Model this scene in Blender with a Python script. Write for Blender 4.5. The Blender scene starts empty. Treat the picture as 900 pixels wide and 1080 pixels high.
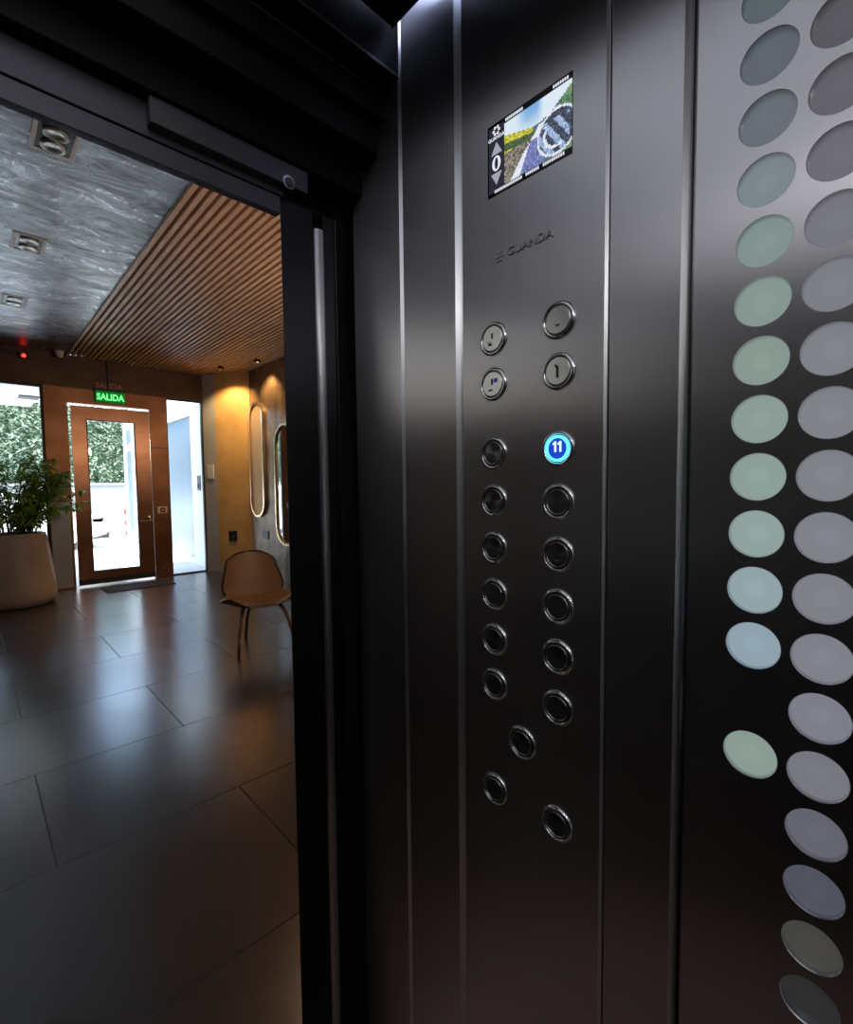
import bpy, bmesh, math, random
from mathutils import Vector, Matrix
random.seed(7)
C = bpy.context.scene.collection
PI = math.pi
CX = 0.45          # inner face of the lift car's right wall
LY = 8.275         # lobby end wall
CZ = 3.26          # lobby ceiling

# ------------------------------------------------------------------ materials
def lin(c):
    return tuple(((v/255)/12.92 if v/255 <= .04045 else ((v/255+.055)/1.055)**2.4) for v in c)
def mat(name, col=(.5,.5,.5), rough=.5, metal=0., spec=.5, emit=None, es=1., noise=None, bump=None, alpha=None):
    m = bpy.data.materials.new(name); m.use_nodes = True
    nt = m.node_tree; b = nt.nodes['Principled BSDF']
    b.inputs['Base Color'].default_value = (*col, 1)
    b.inputs['Roughness'].default_value = rough
    b.inputs['Metallic'].default_value = metal
    b.inputs['Specular IOR Level'].default_value = spec
    if emit is not None:
        b.inputs['Emission Color'].default_value = (*emit, 1)
        b.inputs['Emission Strength'].default_value = es
    tc = nt.nodes.new('ShaderNodeTexCoord')
    if noise:
        sc, col2, strx = noise
        mp = nt.nodes.new('ShaderNodeMapping'); mp.inputs['Scale'].default_value = strx
        nt.links.new(tc.outputs['Object'], mp.inputs[0])
        n = nt.nodes.new('ShaderNodeTexNoise'); n.inputs['Scale'].default_value = sc; n.inputs['Detail'].default_value = 6
        nt.links.new(mp.outputs[0], n.inputs['Vector'])
        r = nt.nodes.new('ShaderNodeValToRGB')
        r.color_ramp.elements[0].position = .35; r.color_ramp.elements[1].position = .68
        r.color_ramp.elements[0].color = (*col, 1); r.color_ramp.elements[1].color = (*col2, 1)
        nt.links.new(n.outputs['Fac'], r.inputs[0]); nt.links.new(r.outputs[0], b.inputs['Base Color'])
    if bump:
        sc, st, strx = bump
        mp = nt.nodes.new('ShaderNodeMapping'); mp.inputs['Scale'].default_value = strx
        nt.links.new(tc.outputs['Object'], mp.inputs[0])
        n = nt.nodes.new('ShaderNodeTexNoise'); n.inputs['Scale'].default_value = sc; n.inputs['Detail'].default_value = 5
        nt.links.new(mp.outputs[0], n.inputs['Vector'])
        bp = nt.nodes.new('ShaderNodeBump'); bp.inputs['Strength'].default_value = st; bp.inputs['Distance'].default_value = .02
        nt.links.new(n.outputs['Fac'], bp.inputs['Height']); nt.links.new(bp.outputs[0], b.inputs['Normal'])
    return m
def brushed(name, col, rough, aniso=.6, grain=.06, tangent='H'):
    """brushed metal with a vertical grain"""
    m = mat(name, col, rough, 1.)
    nt = m.node_tree; b = nt.nodes['Principled BSDF']
    b.inputs['Anisotropic'].default_value = aniso
    tc = nt.nodes.new('ShaderNodeTexCoord'); mp = nt.nodes.new('ShaderNodeMapping')
    mp.inputs['Scale'].default_value = (260, 260, 5)
    nt.links.new(tc.outputs['Object'], mp.inputs[0])
    n = nt.nodes.new('ShaderNodeTexNoise'); n.inputs['Scale'].default_value = 1; n.inputs['Detail'].default_value = 3
    nt.links.new(mp.outputs[0], n.inputs['Vector'])
    n2 = nt.nodes.new('ShaderNodeTexNoise'); n2.inputs['Scale'].default_value = 9; n2.inputs['Detail'].default_value = 5
    nt.links.new(tc.outputs['Object'], n2.inputs['Vector'])
    ad = nt.nodes.new('ShaderNodeMath'); ad.operation = 'ADD'
    nt.links.new(n.outputs['Fac'], ad.inputs[0]); nt.links.new(n2.outputs['Fac'], ad.inputs[1])
    mr = nt.nodes.new('ShaderNodeMapRange'); mr.inputs[1].default_value = .6; mr.inputs[2].default_value = 1.4
    mr.inputs[3].default_value = rough-grain; mr.inputs[4].default_value = rough+grain
    nt.links.new(ad.outputs[0], mr.inputs[0]); nt.links.new(mr.outputs[0], b.inputs['Roughness'])
    g = nt.nodes.new('ShaderNodeNewGeometry'); cr = nt.nodes.new('ShaderNodeVectorMath'); cr.operation = 'CROSS_PRODUCT'
    cr.inputs[1].default_value = (0, 0, 1)
    nt.links.new(g.outputs['Normal'], cr.inputs[0]); nt.links.new(cr.outputs[0], b.inputs['Tangent'])
    return m
def emis(name, col, s=1.):
    return mat(name, (0, 0, 0), .5, 0, 0, emit=col, es=s)

M = {}
M['steel'] = brushed('brushed_dark_steel', (.60,.59,.61), .33, .92, .02)
M['steel_edge'] = brushed('bright_steel_edge', (.85,.85,.87), .33, .3)
M['hole_rim'] = mat('bright_hole_rim', (.72,.72,.74), .3, 1)
M['dark_steel'] = brushed('black_steel', (.05,.05,.055), .33, .3)
M['header_steel'] = mat('header_steel', (.16,.16,.18), .5, .6)
M['black'] = mat('matt_black', (.006,.006,.007), .6, 0, .3)
M['chrome'] = mat('chrome', (.82,.82,.82), .16, 1)
M['groove'] = mat('groove_black', (.004,.004,.004), .35, 0, .5)
M['car_ceiling'] = mat('car_ceiling_black', (.012,.012,.014), .4)
M['car_floor'] = mat('car_floor_stone', (.22,.15,.12), .5, 0, .3, noise=(14,(.34,.24,.20),(1,1,1)))
M['leftwall'] = brushed('left_wall_steel', (.05,.05,.055), .4, .3)
M['cove'] = emis('cove_led', lin((200,215,255)), 6.)

# lobby ------------------------------------------------------------
def floor_mat():
    m = mat('lobby_floor_tile', (.06,.05,.047), .28, 0, 1.)
    nt = m.node_tree; b = nt.nodes['Principled BSDF']
    tc = nt.nodes.new('ShaderNodeTexCoord'); mp = nt.nodes.new('ShaderNodeMapping')
    mp.inputs['Location'].default_value = (-.857, -.583, 0)
    nt.links.new(tc.outputs['Object'], mp.inputs[0])
    br = nt.nodes.new('ShaderNodeTexBrick')
    br.offset = .5; br.inputs['Scale'].default_value = 1
    br.inputs['Brick Width'].default_value = 1.36; br.inputs['Row Height'].default_value = .8
    br.inputs['Mortar Size'].default_value = .003; br.inputs['Mortar Smooth'].default_value = .1
    br.inputs['Color1'].default_value = (.048,.037,.033,1); br.inputs['Color2'].default_value = (.036,.029,.028,1)
    br.inputs['Mortar'].default_value = (.006,.006,.006,1)
    nt.links.new(mp.outputs[0], br.inputs['Vector'])
    n = nt.nodes.new('ShaderNodeTexNoise'); n.inputs['Scale'].default_value = 1.3; n.inputs['Detail'].default_value = 3
    nt.links.new(tc.outputs['Object'], n.inputs['Vector'])
    b.inputs['IOR'].default_value = 1.52
    mx = nt.nodes.new('ShaderNodeMix'); mx.data_type = 'RGBA'; mx.blend_type = 'OVERLAY'; mx.inputs[0].default_value = .25
    nt.links.new(br.outputs['Color'], mx.inputs[6]); nt.links.new(n.outputs['Fac'], mx.inputs[7])
    nt.links.new(mx.outputs[2], b.inputs['Base Color'])
    mr = nt.nodes.new('ShaderNodeMapRange'); mr.inputs[1].default_value = .3; mr.inputs[2].default_value = .7
    mr.inputs[3].default_value = .21; mr.inputs[4].default_value = .27
    nt.links.new(n.outputs['Fac'], mr.inputs[0])
    rm = nt.nodes.new('ShaderNodeMix'); rm.data_type = 'FLOAT'; nt.links.new(br.outputs['Fac'], rm.inputs[0])
    nt.links.new(mr.outputs[0], rm.inputs[2]); rm.inputs[3].default_value = .5; nt.links.new(rm.outputs[0], b.inputs['Roughness'])
    sp = nt.nodes.new('ShaderNodeMath'); sp.operation = 'MULTIPLY_ADD'; sp.inputs[1].default_value = -.75; sp.inputs[2].default_value = 1; sp.use_clamp = True
    nt.links.new(br.outputs['Fac'], sp.inputs[0]); nt.links.new(sp.outputs[0], b.inputs['Specular IOR Level'])
    bp = nt.nodes.new('ShaderNodeBump'); bp.inputs['Strength'].default_value = .6; bp.inputs['Distance'].default_value = .002
    iv = nt.nodes.new('ShaderNodeMath'); iv.operation = 'SUBTRACT'; iv.inputs[0].default_value = 1
    nt.links.new(br.outputs['Fac'], iv.inputs[1])
    a2 = nt.nodes.new('ShaderNodeMath'); a2.operation = 'MULTIPLY_ADD'; a2.inputs[1].default_value = .0
    nt.links.new(n.outputs['Fac'], a2.inputs[0]); nt.links.new(iv.outputs[0], a2.inputs[2])
    nt.links.new(a2.outputs[0], bp.inputs['Height']); nt.links.new(bp.outputs[0], b.inputs['Normal'])
    return m
M['floor'] = floor_mat()
def stucco_mat():
    m = mat('polished_stucco_ceiling', (.1,.11,.12), .3, 0, .9)
    nt = m.node_tree; b = nt.nodes['Principled BSDF']
    tc = nt.nodes.new('ShaderNodeTexCoord'); mp = nt.nodes.new('ShaderNodeMapping')
    mp.inputs['Scale'].default_value = (1, 2.2, 1)
    nt.links.new(tc.outputs['Object'], mp.inputs[0])
    n = nt.nodes.new('ShaderNodeTexNoise'); n.inputs['Scale'].default_value = 3.2; n.inputs['Detail'].default_value = 9
    n.inputs['Roughness'].default_value = .68; n.inputs['Distortion'].default_value = 1.6
    nt.links.new(mp.outputs[0], n.inputs['Vector'])
    r = nt.nodes.new('ShaderNodeValToRGB'); r.color_ramp.elements[0].position = .36; r.color_ramp.elements[1].position = .66
    r.color_ramp.elements[0].color = (.13,.15,.17,1); r.color_ramp.elements[1].color = (.44,.48,.55,1)
    nt.links.new(n.outputs['Fac'], r.inputs[0]); nt.links.new(r.outputs[0], b.inputs['Base Color'])
    mr = nt.nodes.new('ShaderNodeMapRange'); mr.inputs[1].default_value = .35; mr.inputs[2].default_value = .7
    mr.inputs[3].default_value = .40; mr.inputs[4].default_value = .2
    nt.links.new(n.outputs['Fac'], mr.inputs[0]); nt.links.new(mr.outputs[0], b.inputs['Roughness'])
    bp = nt.nodes.new('ShaderNodeBump'); bp.inputs['Strength'].default_value = .5; bp.inputs['Distance'].default_value = .02
    nt.links.new(n.outputs['Fac'], bp.inputs['Height']); nt.links.new(bp.outputs[0], b.inputs['Normal'])
    b.inputs['Metallic'].default_value = .75
    return m
M['stucco'] = stucco_mat()
M['wood'] = mat('oak_slat', (.62,.38,.25), .45, 0, .4, noise=(6,(.78,.54,.38),(8,1,8)))
M['slat_back'] = mat('slat_backing', (.012,.008,.006), .8)
M['copper'] = mat('bronze_wall_panel', (.19,.085,.042), .36, .95, .5, noise=(2.2,(.27,.13,.07),(1,1,1.5)))
M['frieze'] = mat('shaded_bronze_frieze', (.07,.042,.028), .45, .7, .5, noise=(2.2,(.10,.06,.04),(1,1,1.5)))  # wall bronze darkened to carry the shade under the ceiling
M['copper_door'] = mat('bronze_door_leaf', (.27,.13,.07), .28, .95, .5, noise=(2.,(.34,.18,.11),(1,1,2)))
M['grey_metal'] = mat('grey_metal_base', (.34,.36,.38), .35, .6)
M['ochre'] = mat('ochre_stucco', (.52,.33,.14), .7, 0, .3, noise=(3,(.66,.44,.2),(1,1,1)))
M['pilaster'] = mat('pale_grey_plaster', (.42,.44,.47), .7)
M['brown_stone'] = mat('brown_polished_stucco', (.10,.068,.045), .32, .3, .6, noise=(4,(.28,.19,.12),(1,1,1)), bump=(6,.5,(1,1,1)))
M['plain_wall'] = mat('lobby_wall_paint', (.20,.16,.13), .7)
M['frame_dark'] = mat('dark_window_frame', (.04,.04,.045), .4, .5)
M['mirror'] = mat('mirror_glass', (.86,.88,.86), .03, 1)
M['mirror_rim'] = mat('brass_rim', (.75,.6,.4), .25, 1)
M['leather'] = mat('brown_leather', (.20,.105,.042), .42, 0, .5, noise=(5,(.27,.15,.062),(1,1,1)), bump=(160,.12,(1,1,1)))
M['leather_edge'] = mat('dark_leather_piping', (.02,.013,.01), .4)
M['walnut'] = mat('walnut', (.10,.05,.028), .35, 0, .5, noise=(5,(.19,.10,.055),(1,12,1)))
M['pot'] = mat('planter_glaze', (.34,.27,.24), .45, 0, .4, noise=(3,(.42,.34,.3),(1,1,1)))
M['soil'] = mat('soil', (.03,.02,.015), .9)
M['leaf'] = mat('plant_leaf', (.14,.32,.045), .45, 0, .4, noise=(9,(.40,.60,.11),(1,1,1)))
M['stem'] = mat('plant_stem', (.10,.07,.03), .7)
M['hedge'] = mat('hedge_leaf', (.05,.10,.055), .6, 0, .3, noise=(3.5,(.42,.50,.38),(1,1,1)))
M['hedge_dark'] = mat('hedge_core', (.05,.10,.045), .9)
M['white'] = mat('white_render', (.80,.82,.82), .7)
M['concrete'] = mat('pale_concrete', (.62,.61,.58), .8, noise=(2,(.7,.69,.66),(1,1,1)))
M['gate'] = mat('grey_gate', (.15,.155,.16), .6)
M['blue_panel'] = mat('blue_grey_perforated', (.12,.17,.24), .35, .3, noise=(60,(.26,.33,.42),(1,1,1)))
M['car_paint'] = mat('white_car_paint', (.82,.82,.82), .2)
M['tyre'] = mat('tyre', (.02,.02,.02), .8)
M['car_glass'] = mat('dark_car_glass', (.02,.025,.03), .08)
M['red'] = mat('red_paint', (.6,.03,.02), .4)
M['lamp_white'] = mat('lamp_trim_white', (.62,.63,.65), .5)
M['lamp_lens'] = mat('lamp_lens', (.35,.35,.34), .3, .8)
M['sill'] = mat('pinkish_sill_metal', (.55,.38,.34), .6, .1)  # even pinkish brown over the whole threshold
M['band_tint'] = None
M['mat'] = mat('entrance_mat', (.02,.02,.022), .9)
M['plastic'] = mat('white_plastic', (.7,.7,.7), .4)
def glass_mat(tint=(.94,.97,.96,1), nm='window_glass'):
    m = bpy.data.materials.new(nm); m.use_nodes = True; nt = m.node_tree
    nt.nodes.clear()
    o = nt.nodes.new('ShaderNodeOutputMaterial'); t = nt.nodes.new('ShaderNodeBsdfTransparent'); g = nt.nodes.new('ShaderNodeBsdfGlossy')
    t.inputs[0].default_value = tint; g.inputs['Roughness'].default_value = .02
    f = nt.nodes.new('ShaderNodeFresnel'); f.inputs[0].default_value = 1.45; mx = nt.nodes.new('ShaderNodeMixShader')
    nt.links.new(f.outputs[0], mx.inputs[0]); nt.links.new(t.outputs[0], mx.inputs[1]); nt.links.new(g.outputs[0], mx.inputs[2])
    nt.links.new(mx.outputs[0], o.inputs[0]); return m
M['glass'] = glass_mat()
M['band_tint'] = glass_mat((.64,.55,.46,1), 'band_tint_glass')  # tint shapes the daylight of the added lobby window

# ------------------------------------------------------------------ mesh helpers
class MB:
    def __init__(s): s.bm = bmesh.new()
    def box(s, x0, x1, y0, y1, z0, z1, bev=0, seg=1):
        r = bmesh.ops.create_cube(s.bm, size=1); vs = r['verts']
        for v in vs:
            v.co = Vector(((x0+x1)/2+v.co.x*(x1-x0), (y0+y1)/2+v.co.y*(y1-y0), (z0+z1)/2+v.co.z*(z1-z0)))
        if bev:
            es = list({e for v in vs for e in v.link_edges})
            bmesh.ops.bevel(s.bm, geom=es, offset=bev, segments=seg, affect='EDGES', profile=.5)
        return s
    def poly(s, pts):
        s.bm.faces.new([s.bm.verts.new(p) for p in pts]); return s
    def prism(s, pts, a, b, axis='z'):
        """extrude the 2D outline pts along an axis from a to b"""
        def P(p, h):
            return {'z': (p[0], p[1], h), 'y': (p[0], h, p[1]), 'x': (h, p[0], p[1])}[axis]
        A = [s.bm.verts.new(P(p, a)) for p in pts]; B = [s.bm.verts.new(P(p, b)) for p in pts]
        n = len(pts)
        s.bm.faces.new(A); s.bm.faces.new(B[::-1])
        for i in range(n): s.bm.faces.new((A[i], B[i], B[(i+1) % n], A[(i+1) % n]))
        return s
    def rings(s, rings, close=True, cap=True):
        R = [[s.bm.verts.new(p) for p in r] for r in rings]
        n = len(R[0])
        for a, b in zip(R, R[1:]):
            for i in range(n if close else n-1):
                s.bm.faces.new((a[i], a[(i+1) % n], b[(i+1) % n], b[i]))
        if cap: s.bm.faces.new(R[0][::-1]); s.bm.faces.new(R[-1])
        return s
    def tube(s, pts, rad, n=10, cap=True):
        pts = [Vector(p) for p in pts]
        if not hasattr(rad, '__len__'): rad = [rad]*len(pts)
        rs = []
        for i, p in enumerate(pts):
            d = (pts[min(i+1, len(pts)-1)]-pts[max(i-1, 0)]).normalized()
            u = d.cross(Vector((.13,.21,1)) if abs(d.z) < .95 else Vector((1,0,0))).normalized(); w = d.cross(u)
            rs.append([p+(u*math.cos(2*PI*k/n)+w*math.sin(2*PI*k/n))*rad[i] for k in range(n)])
        return s.rings(rs, True, cap)
    def lathe(s, prof, c=(0,0,0), axis='z', n=40, cap=False):
        rs = []
        for r, h in prof:
            ring = []
            for k in range(n):
                a = 2*PI*k/n
                if axis == 'z': p = (c[0]+r*math.cos(a), c[1]+r*math.sin(a), c[2]+h)
                elif axis == 'x': p = (c[0]-h, c[1]+r*math.cos(a), c[2]+r*math.sin(a))   # h grows towards -x
                else: p = (c[0]+r*math.cos(a), c[1]-h, c[2]+r*math.sin(a))
                ring.append(p)
            rs.append(ring)
        return s.rings(rs, True, cap)
    def build(s, name, m, parent=None, smooth=False, origin=None, mats=None):
        bmesh.ops.recalc_face_normals(s.bm, faces=s.bm.faces)
        me = bpy.data.meshes.new(name)
        if origin is not None and parent is None:
            bmesh.ops.translate(s.bm, verts=s.bm.verts, vec=-Vector(origin))
        if parent is not None:
            w = wloc(parent)
            bmesh.ops.translate(s.bm, verts=s.bm.verts, vec=-w)
        s.bm.to_mesh(me); s.bm.free()
        if smooth:
            for p in me.polygons: p.use_smooth = True
        me.materials.append(m)
        for x in (mats or []): me.materials.append(x)
        o = bpy.data.objects.new(name, me); C.objects.link(o)
        if origin is not None and parent is None: o.location = origin
        if parent is not None: o.parent = parent
        if smooth == 'auto':
            pass
        return o
def wloc(o):
    v = Vector(o.location); p = o.parent
    while p: v += Vector(p.location); p = p.parent
    return v
def autosmooth(o, ang=40):
    me = o.data
    me.polygons.foreach_set('use_smooth', [True]*len(me.polygons))
    bm = bmesh.new(); bm.from_mesh(me)
    for e in bm.edges:
        if len(e.link_faces) == 2 and e.calc_face_angle(0) > math.radians(ang): e.smooth = False
    bm.to_mesh(me); bm.free(); return o
def tag(o, label=None, cat=None, group=None, kind=None):
    if label: o['label'] = label
    if cat: o['category'] = cat
    if group: o['group'] = group
    if kind: o['kind'] = kind
    return o
def thing(name, label, cat, loc=(0,0,0), group=None, kind=None):
    o = bpy.data.objects.new(name, None); C.objects.link(o); o.location = loc; o.empty_display_size = .05
    return tag(o, label, cat, group, kind)
def struct(name, mb, m, label, cat='wall'):
    o = mb.build(name, m); return tag(o, label, cat, kind='structure')
def text_mesh(txt, size, m, parent, origin, plane='right', name='lettering', depth=.0003, bold=0., align='CENTER', sx=1.):
    cu = bpy.data.curves.new('t', 'FONT'); cu.body = txt; cu.size = size; cu.extrude = depth; cu.offset = bold
    cu.align_x = align; cu.align_y = 'CENTER'; cu.resolution_u = 3
    ob = bpy.data.objects.new('t', cu); C.objects.link(ob)
    dg = bpy.context.evaluated_depsgraph_get()
    me = bpy.data.meshes.new_from_object(ob.evaluated_get(dg))
    bpy.data.objects.remove(ob); bpy.data.curves.remove(cu)
    if plane == 'right': Mx = Matrix(((0,0,-1,0),(-sx,0,0,0),(0,1,0,0),(0,0,0,1)))
    else: Mx = Matrix(((sx,0,0,0),(0,0,-1,0),(0,1,0,0),(0,0,0,1)))
    me.transform(Matrix.Translation(Vector(origin)-(wloc(parent) if parent else Vector()))@Mx)
    me.materials.clear(); me.materials.append(m)
    o = bpy.data.objects.new(name, me); C.objects.link(o)
    if parent: o.parent = parent
    return o

# ================================================================== LIFT CAR
struct('wall_right', MB().box(.474,.50,-1.08,.66,0,2.3), M['black'], 'dark backing wall behind the brushed steel panels of the lift car')
struct('wall_left', MB().box(-.86,-.82,-1.08,.66,0,2.3), M['leftwall'], 'steel left wall of the lift car')
struct('wall_back', MB().box(-.86,.50,-1.12,-1.08,0,2.3), M['steel'], 'steel rear wall of the lift car')
struct('floor', MB().box(-.82,.474,-1.08,.66,-.04,0), M['car_floor'], 'stone floor of the lift car', 'floor')
struct('ceiling', MB().box(-.82,.474,-1.08,.66,2.26,2.3), M['black'], 'lift car ceiling above the suspended panel', 'ceiling')

def panel(name, y0, y1, ch, z0=0., z1=2.26, m='steel', label='', far=.0015):
    """wall panel between y0 (near the viewer) and y1, near edge chamfered by ch"""
    t = thing(name, label, 'wall panel', (CX+.01, (y0+y1)/2, 0))
    pts = [(CX, y0+ch), (CX, y1-far), (CX+far, y1), (CX+.024, y1), (CX+.024, y0), (CX+ch, y0)]
    o = MB().prism([pts[0], pts[1], pts[2], pts[3], pts[4], pts[5]], z0, z1).build('sheet', M[m], t)
    e = MB()
    e.poly([(CX-.0002, y0+ch, z0), (CX-.0002, y0+ch, z1), (CX+ch, y0-.0003, z1), (CX+ch, y0-.0003, z0)])
    e.build('folded_edge', M['steel_edge'], t)
    return t
panel('wall_panel', .5135, .627, .0035, label='narrow brushed steel panel next to the open lift doorway')
panel('wall_panel', .404, .5105, .0085, label='narrow brushed steel panel left of the control panel with a broad bright folded edge')
cop = panel('control_panel', .2165, .4015, .0025, label='brushed steel lift control panel with display and two columns of round buttons')
cop['category'] = 'control panel'
panel('wall_panel', .1455, .2142, .0055, label='plain brushed steel panel between the control panel and the dotted panel')
panel('wall_panel', -1.07, -.22, .004, label='wide brushed steel panel nearest the rear of the lift car')

# dotted panel -----------------------------------------------------
dotp = thing('dotted_panel', 'brushed steel panel pierced by two columns of round backlit discs', 'wall panel', (CX+.01, 0, 0))
DZ0 = 1.7195; DD = .0451; RD = .0181
COLS = [(.0918, set(list(range(-1, 11))+[12])), (.0487, set(range(0, 17)))]
HW = .02155
def zrow(k): return DZ0-DD*k
mb = MB(); bm = mb.bm
zt = zrow(-1)+DD/2; zb = zrow(16)-DD/2
def quad(x, ya, yb, za, zc): mb.poly([(x, ya, za), (x, yb, za), (x, yb, zc), (x, ya, zc)])
yL = COLS[0][0]+HW; yR = COLS[1][0]-HW
quad(CX, yL, .1405, 0, 2.26); quad(CX, -.2165, yR, 0, 2.26)
quad(CX, yR, yL, zt, 2.26); quad(CX, yR, yL, 0, zb)
N = 48
for yc, ks in COLS:
    for k in range(-1, 17):
        zc = zrow(k); h = DD/2
        if k not in ks: quad(CX, yc-HW, yc+HW, zc-h, zc+h); continue
        circ = []; sq = []; rim = []; rim2 = []
        for i in range(N):
            a = 2*PI*(i+.5)/N; c, s = math.cos(a), math.sin(a)
            m_ = min(HW/abs(c) if abs(c) > 1e-6 else 9, h/abs(s) if abs(s) > 1e-6 else 9)
            sq.append(bm.verts.new((CX, yc+c*m_, zc+s*m_)))
            circ.append(bm.verts.new((CX, yc+c*(RD+.0006), zc+s*(RD+.0006))))
            rim.append(bm.verts.new((CX+.0010, yc+c*RD, zc+s*RD)))
            rim2.append(bm.verts.new((CX+.007, yc+c*RD, zc+s*RD)))
        for i in range(N):
            j = (i+1) % N
            bm.faces.new((sq[i], sq[j], circ[j], circ[i])); bm.faces.new((circ[i], circ[j], rim[j], rim[i]))
            bm.faces.new((rim[i], rim[j], rim2[j], rim2[i]))
            if (abs(sq[i].co.y-sq[j].co.y) > 1e-6) and (abs(sq[i].co.z-sq[j].co.z) > 1e-6):
                cy = yc+math.copysign(HW, sq[i].co.y+sq[j].co.y-2*yc); cz = zc+math.copysign(h, sq[i].co.z+sq[j].co.z-2*zc)
                bm.faces.new((sq[i], bm.verts.new((CX, cy, cz)), sq[j]))
o = mb.build('sheet', M['steel'], dotp, mats=[M['hole_rim']])
for p in o.data.polygons:
    if abs(p.normal.x) < .95: p.material_index = 1
# outward normals are needed only for shading; recalc copes with the open sheet
e = MB(); e.poly([(CX, .1405, 0), (CX, .1405, 2.26), (CX+.0045, .144-.008+.0075, 2.26), (CX+.0045, .1435, 0)]); e.build('far_edge', M['dark_steel'], dotp)
e = MB(); e.poly([(CX, -.2165, 0), (CX, -.2165, 2.26), (CX+.004, -.2195, 2.26), (CX+.004, -.2195, 0)]); e.build('folded_edge', M['steel_edge'], dotp)
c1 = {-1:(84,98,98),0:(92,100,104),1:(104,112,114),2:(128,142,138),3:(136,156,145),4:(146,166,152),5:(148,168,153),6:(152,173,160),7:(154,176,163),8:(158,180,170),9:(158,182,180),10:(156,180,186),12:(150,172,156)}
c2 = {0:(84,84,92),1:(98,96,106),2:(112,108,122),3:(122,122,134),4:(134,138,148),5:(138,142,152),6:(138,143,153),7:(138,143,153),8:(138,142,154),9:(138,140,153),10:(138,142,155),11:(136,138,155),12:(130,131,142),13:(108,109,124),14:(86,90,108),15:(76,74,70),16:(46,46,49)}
nth = ['topmost','second','third','fourth','fifth','sixth','seventh','eighth','ninth','tenth','eleventh','twelfth','thirteenth','fourteenth','fifteenth','sixteenth','seventeenth']
dmats = {}
for ci, (yc, ks) in enumerate(COLS):
    tab = (c1, c2)[ci]
    for i, k in enumerate(sorted(ks)):
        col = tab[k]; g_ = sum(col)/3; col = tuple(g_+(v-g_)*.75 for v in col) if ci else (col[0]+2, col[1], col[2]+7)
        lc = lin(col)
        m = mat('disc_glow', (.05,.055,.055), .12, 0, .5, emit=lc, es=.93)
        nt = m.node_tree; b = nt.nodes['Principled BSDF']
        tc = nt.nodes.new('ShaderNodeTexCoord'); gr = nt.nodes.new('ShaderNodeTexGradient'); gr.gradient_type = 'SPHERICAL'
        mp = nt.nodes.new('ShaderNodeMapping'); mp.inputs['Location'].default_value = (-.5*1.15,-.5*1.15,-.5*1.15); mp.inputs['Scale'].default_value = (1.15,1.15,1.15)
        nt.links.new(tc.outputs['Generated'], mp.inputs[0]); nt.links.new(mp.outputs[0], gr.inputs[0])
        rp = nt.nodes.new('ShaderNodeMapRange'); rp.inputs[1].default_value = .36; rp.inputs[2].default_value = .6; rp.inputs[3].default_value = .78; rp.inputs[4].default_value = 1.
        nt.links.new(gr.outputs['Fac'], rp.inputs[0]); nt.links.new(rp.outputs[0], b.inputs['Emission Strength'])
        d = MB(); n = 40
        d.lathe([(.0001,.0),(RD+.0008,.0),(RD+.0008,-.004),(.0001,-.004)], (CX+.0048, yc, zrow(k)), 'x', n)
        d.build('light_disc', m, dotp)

# display ----------------------------------------------------------
dy0, dy1, dz0, dz1 = .2535, .3600, 1.7285, 1.8065
disp = MB().box(CX-.0008, CX+.004, dy0, dy1, dz0, dz1).build('display', M['groove'], cop)
disp['label'] = 'lit rectangular screen showing arrows, a zero and a mountain road picture'
XF = CX-.0014
def P2(u, v, x=XF): return (x, dy1-(dy1-dy0)*u, dz0+(dz1-dz0)*v)
def sm(a, b, x): t = max(0, min(1, (x-a)/(b-a))); return t*t*(3-2*t)
def paint(u, v):
    r = random.Random(int(u*997)*1009+int(v*991)); n = r.uniform(-1, 1)
    mxc = lambda a, b, t: tuple(a[i]*(1-t)+b[i]*t for i in range(3))
    col = mxc((225,238,250), (120,175,225), sm(.55,1.,v)*sm(.15,.4,u)*(1-sm(.5,.62,u)))
    if v < .66+.35*max(0, u-.6)+.5*max(0, u-.72): col = mxc((96,118,128), (120,150,110), sm(.75,.95,u))
    if u > .84 and v < .8 and v > .5: col = (90+30*n, 128+28*n, 96+20*n)
    if u < .45 and v < .80-.35*u: col = (195+45*n, 190+40*n, 70+45*n) if v > .5 else (128+55*n, 122+52*n, 112+50*n)
    if abs(v-(.60-.2*u)) < .06 and u < .5: col = (78+26*n, 98+26*n, 70+20*n)
    c = .12+.62*(v/.66)**1.1 if v < .66 else .8
    if v < .62 and u > c*.78 and u < c*.78+.10+.1*(1-v): col = (232+12*n, 236+12*n, 246)
    if v < .45 and u > .25+.35*v and u < .62: col = (118+30*n, 128+28*n, 184+24*n)
    d = math.hypot((u-.80)/.27, (v-.36)/.33)
    if d < 1.08: col = (226, 232, 246)
    if d < .97: col = (72+30*n, 78+30*n, 96+30*n)
    if d < .97 and ((u*9+v*5) % 1.6 < .75) and .52 < u < .97 and v < .58: col = (158+40*n, 182+36*n, 218+26*n)
    if .60 < d < .74 and v < .45 and u < .86: col = (228, 236, 250)
    return [max(0, min(255, q)) for q in col]
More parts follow.
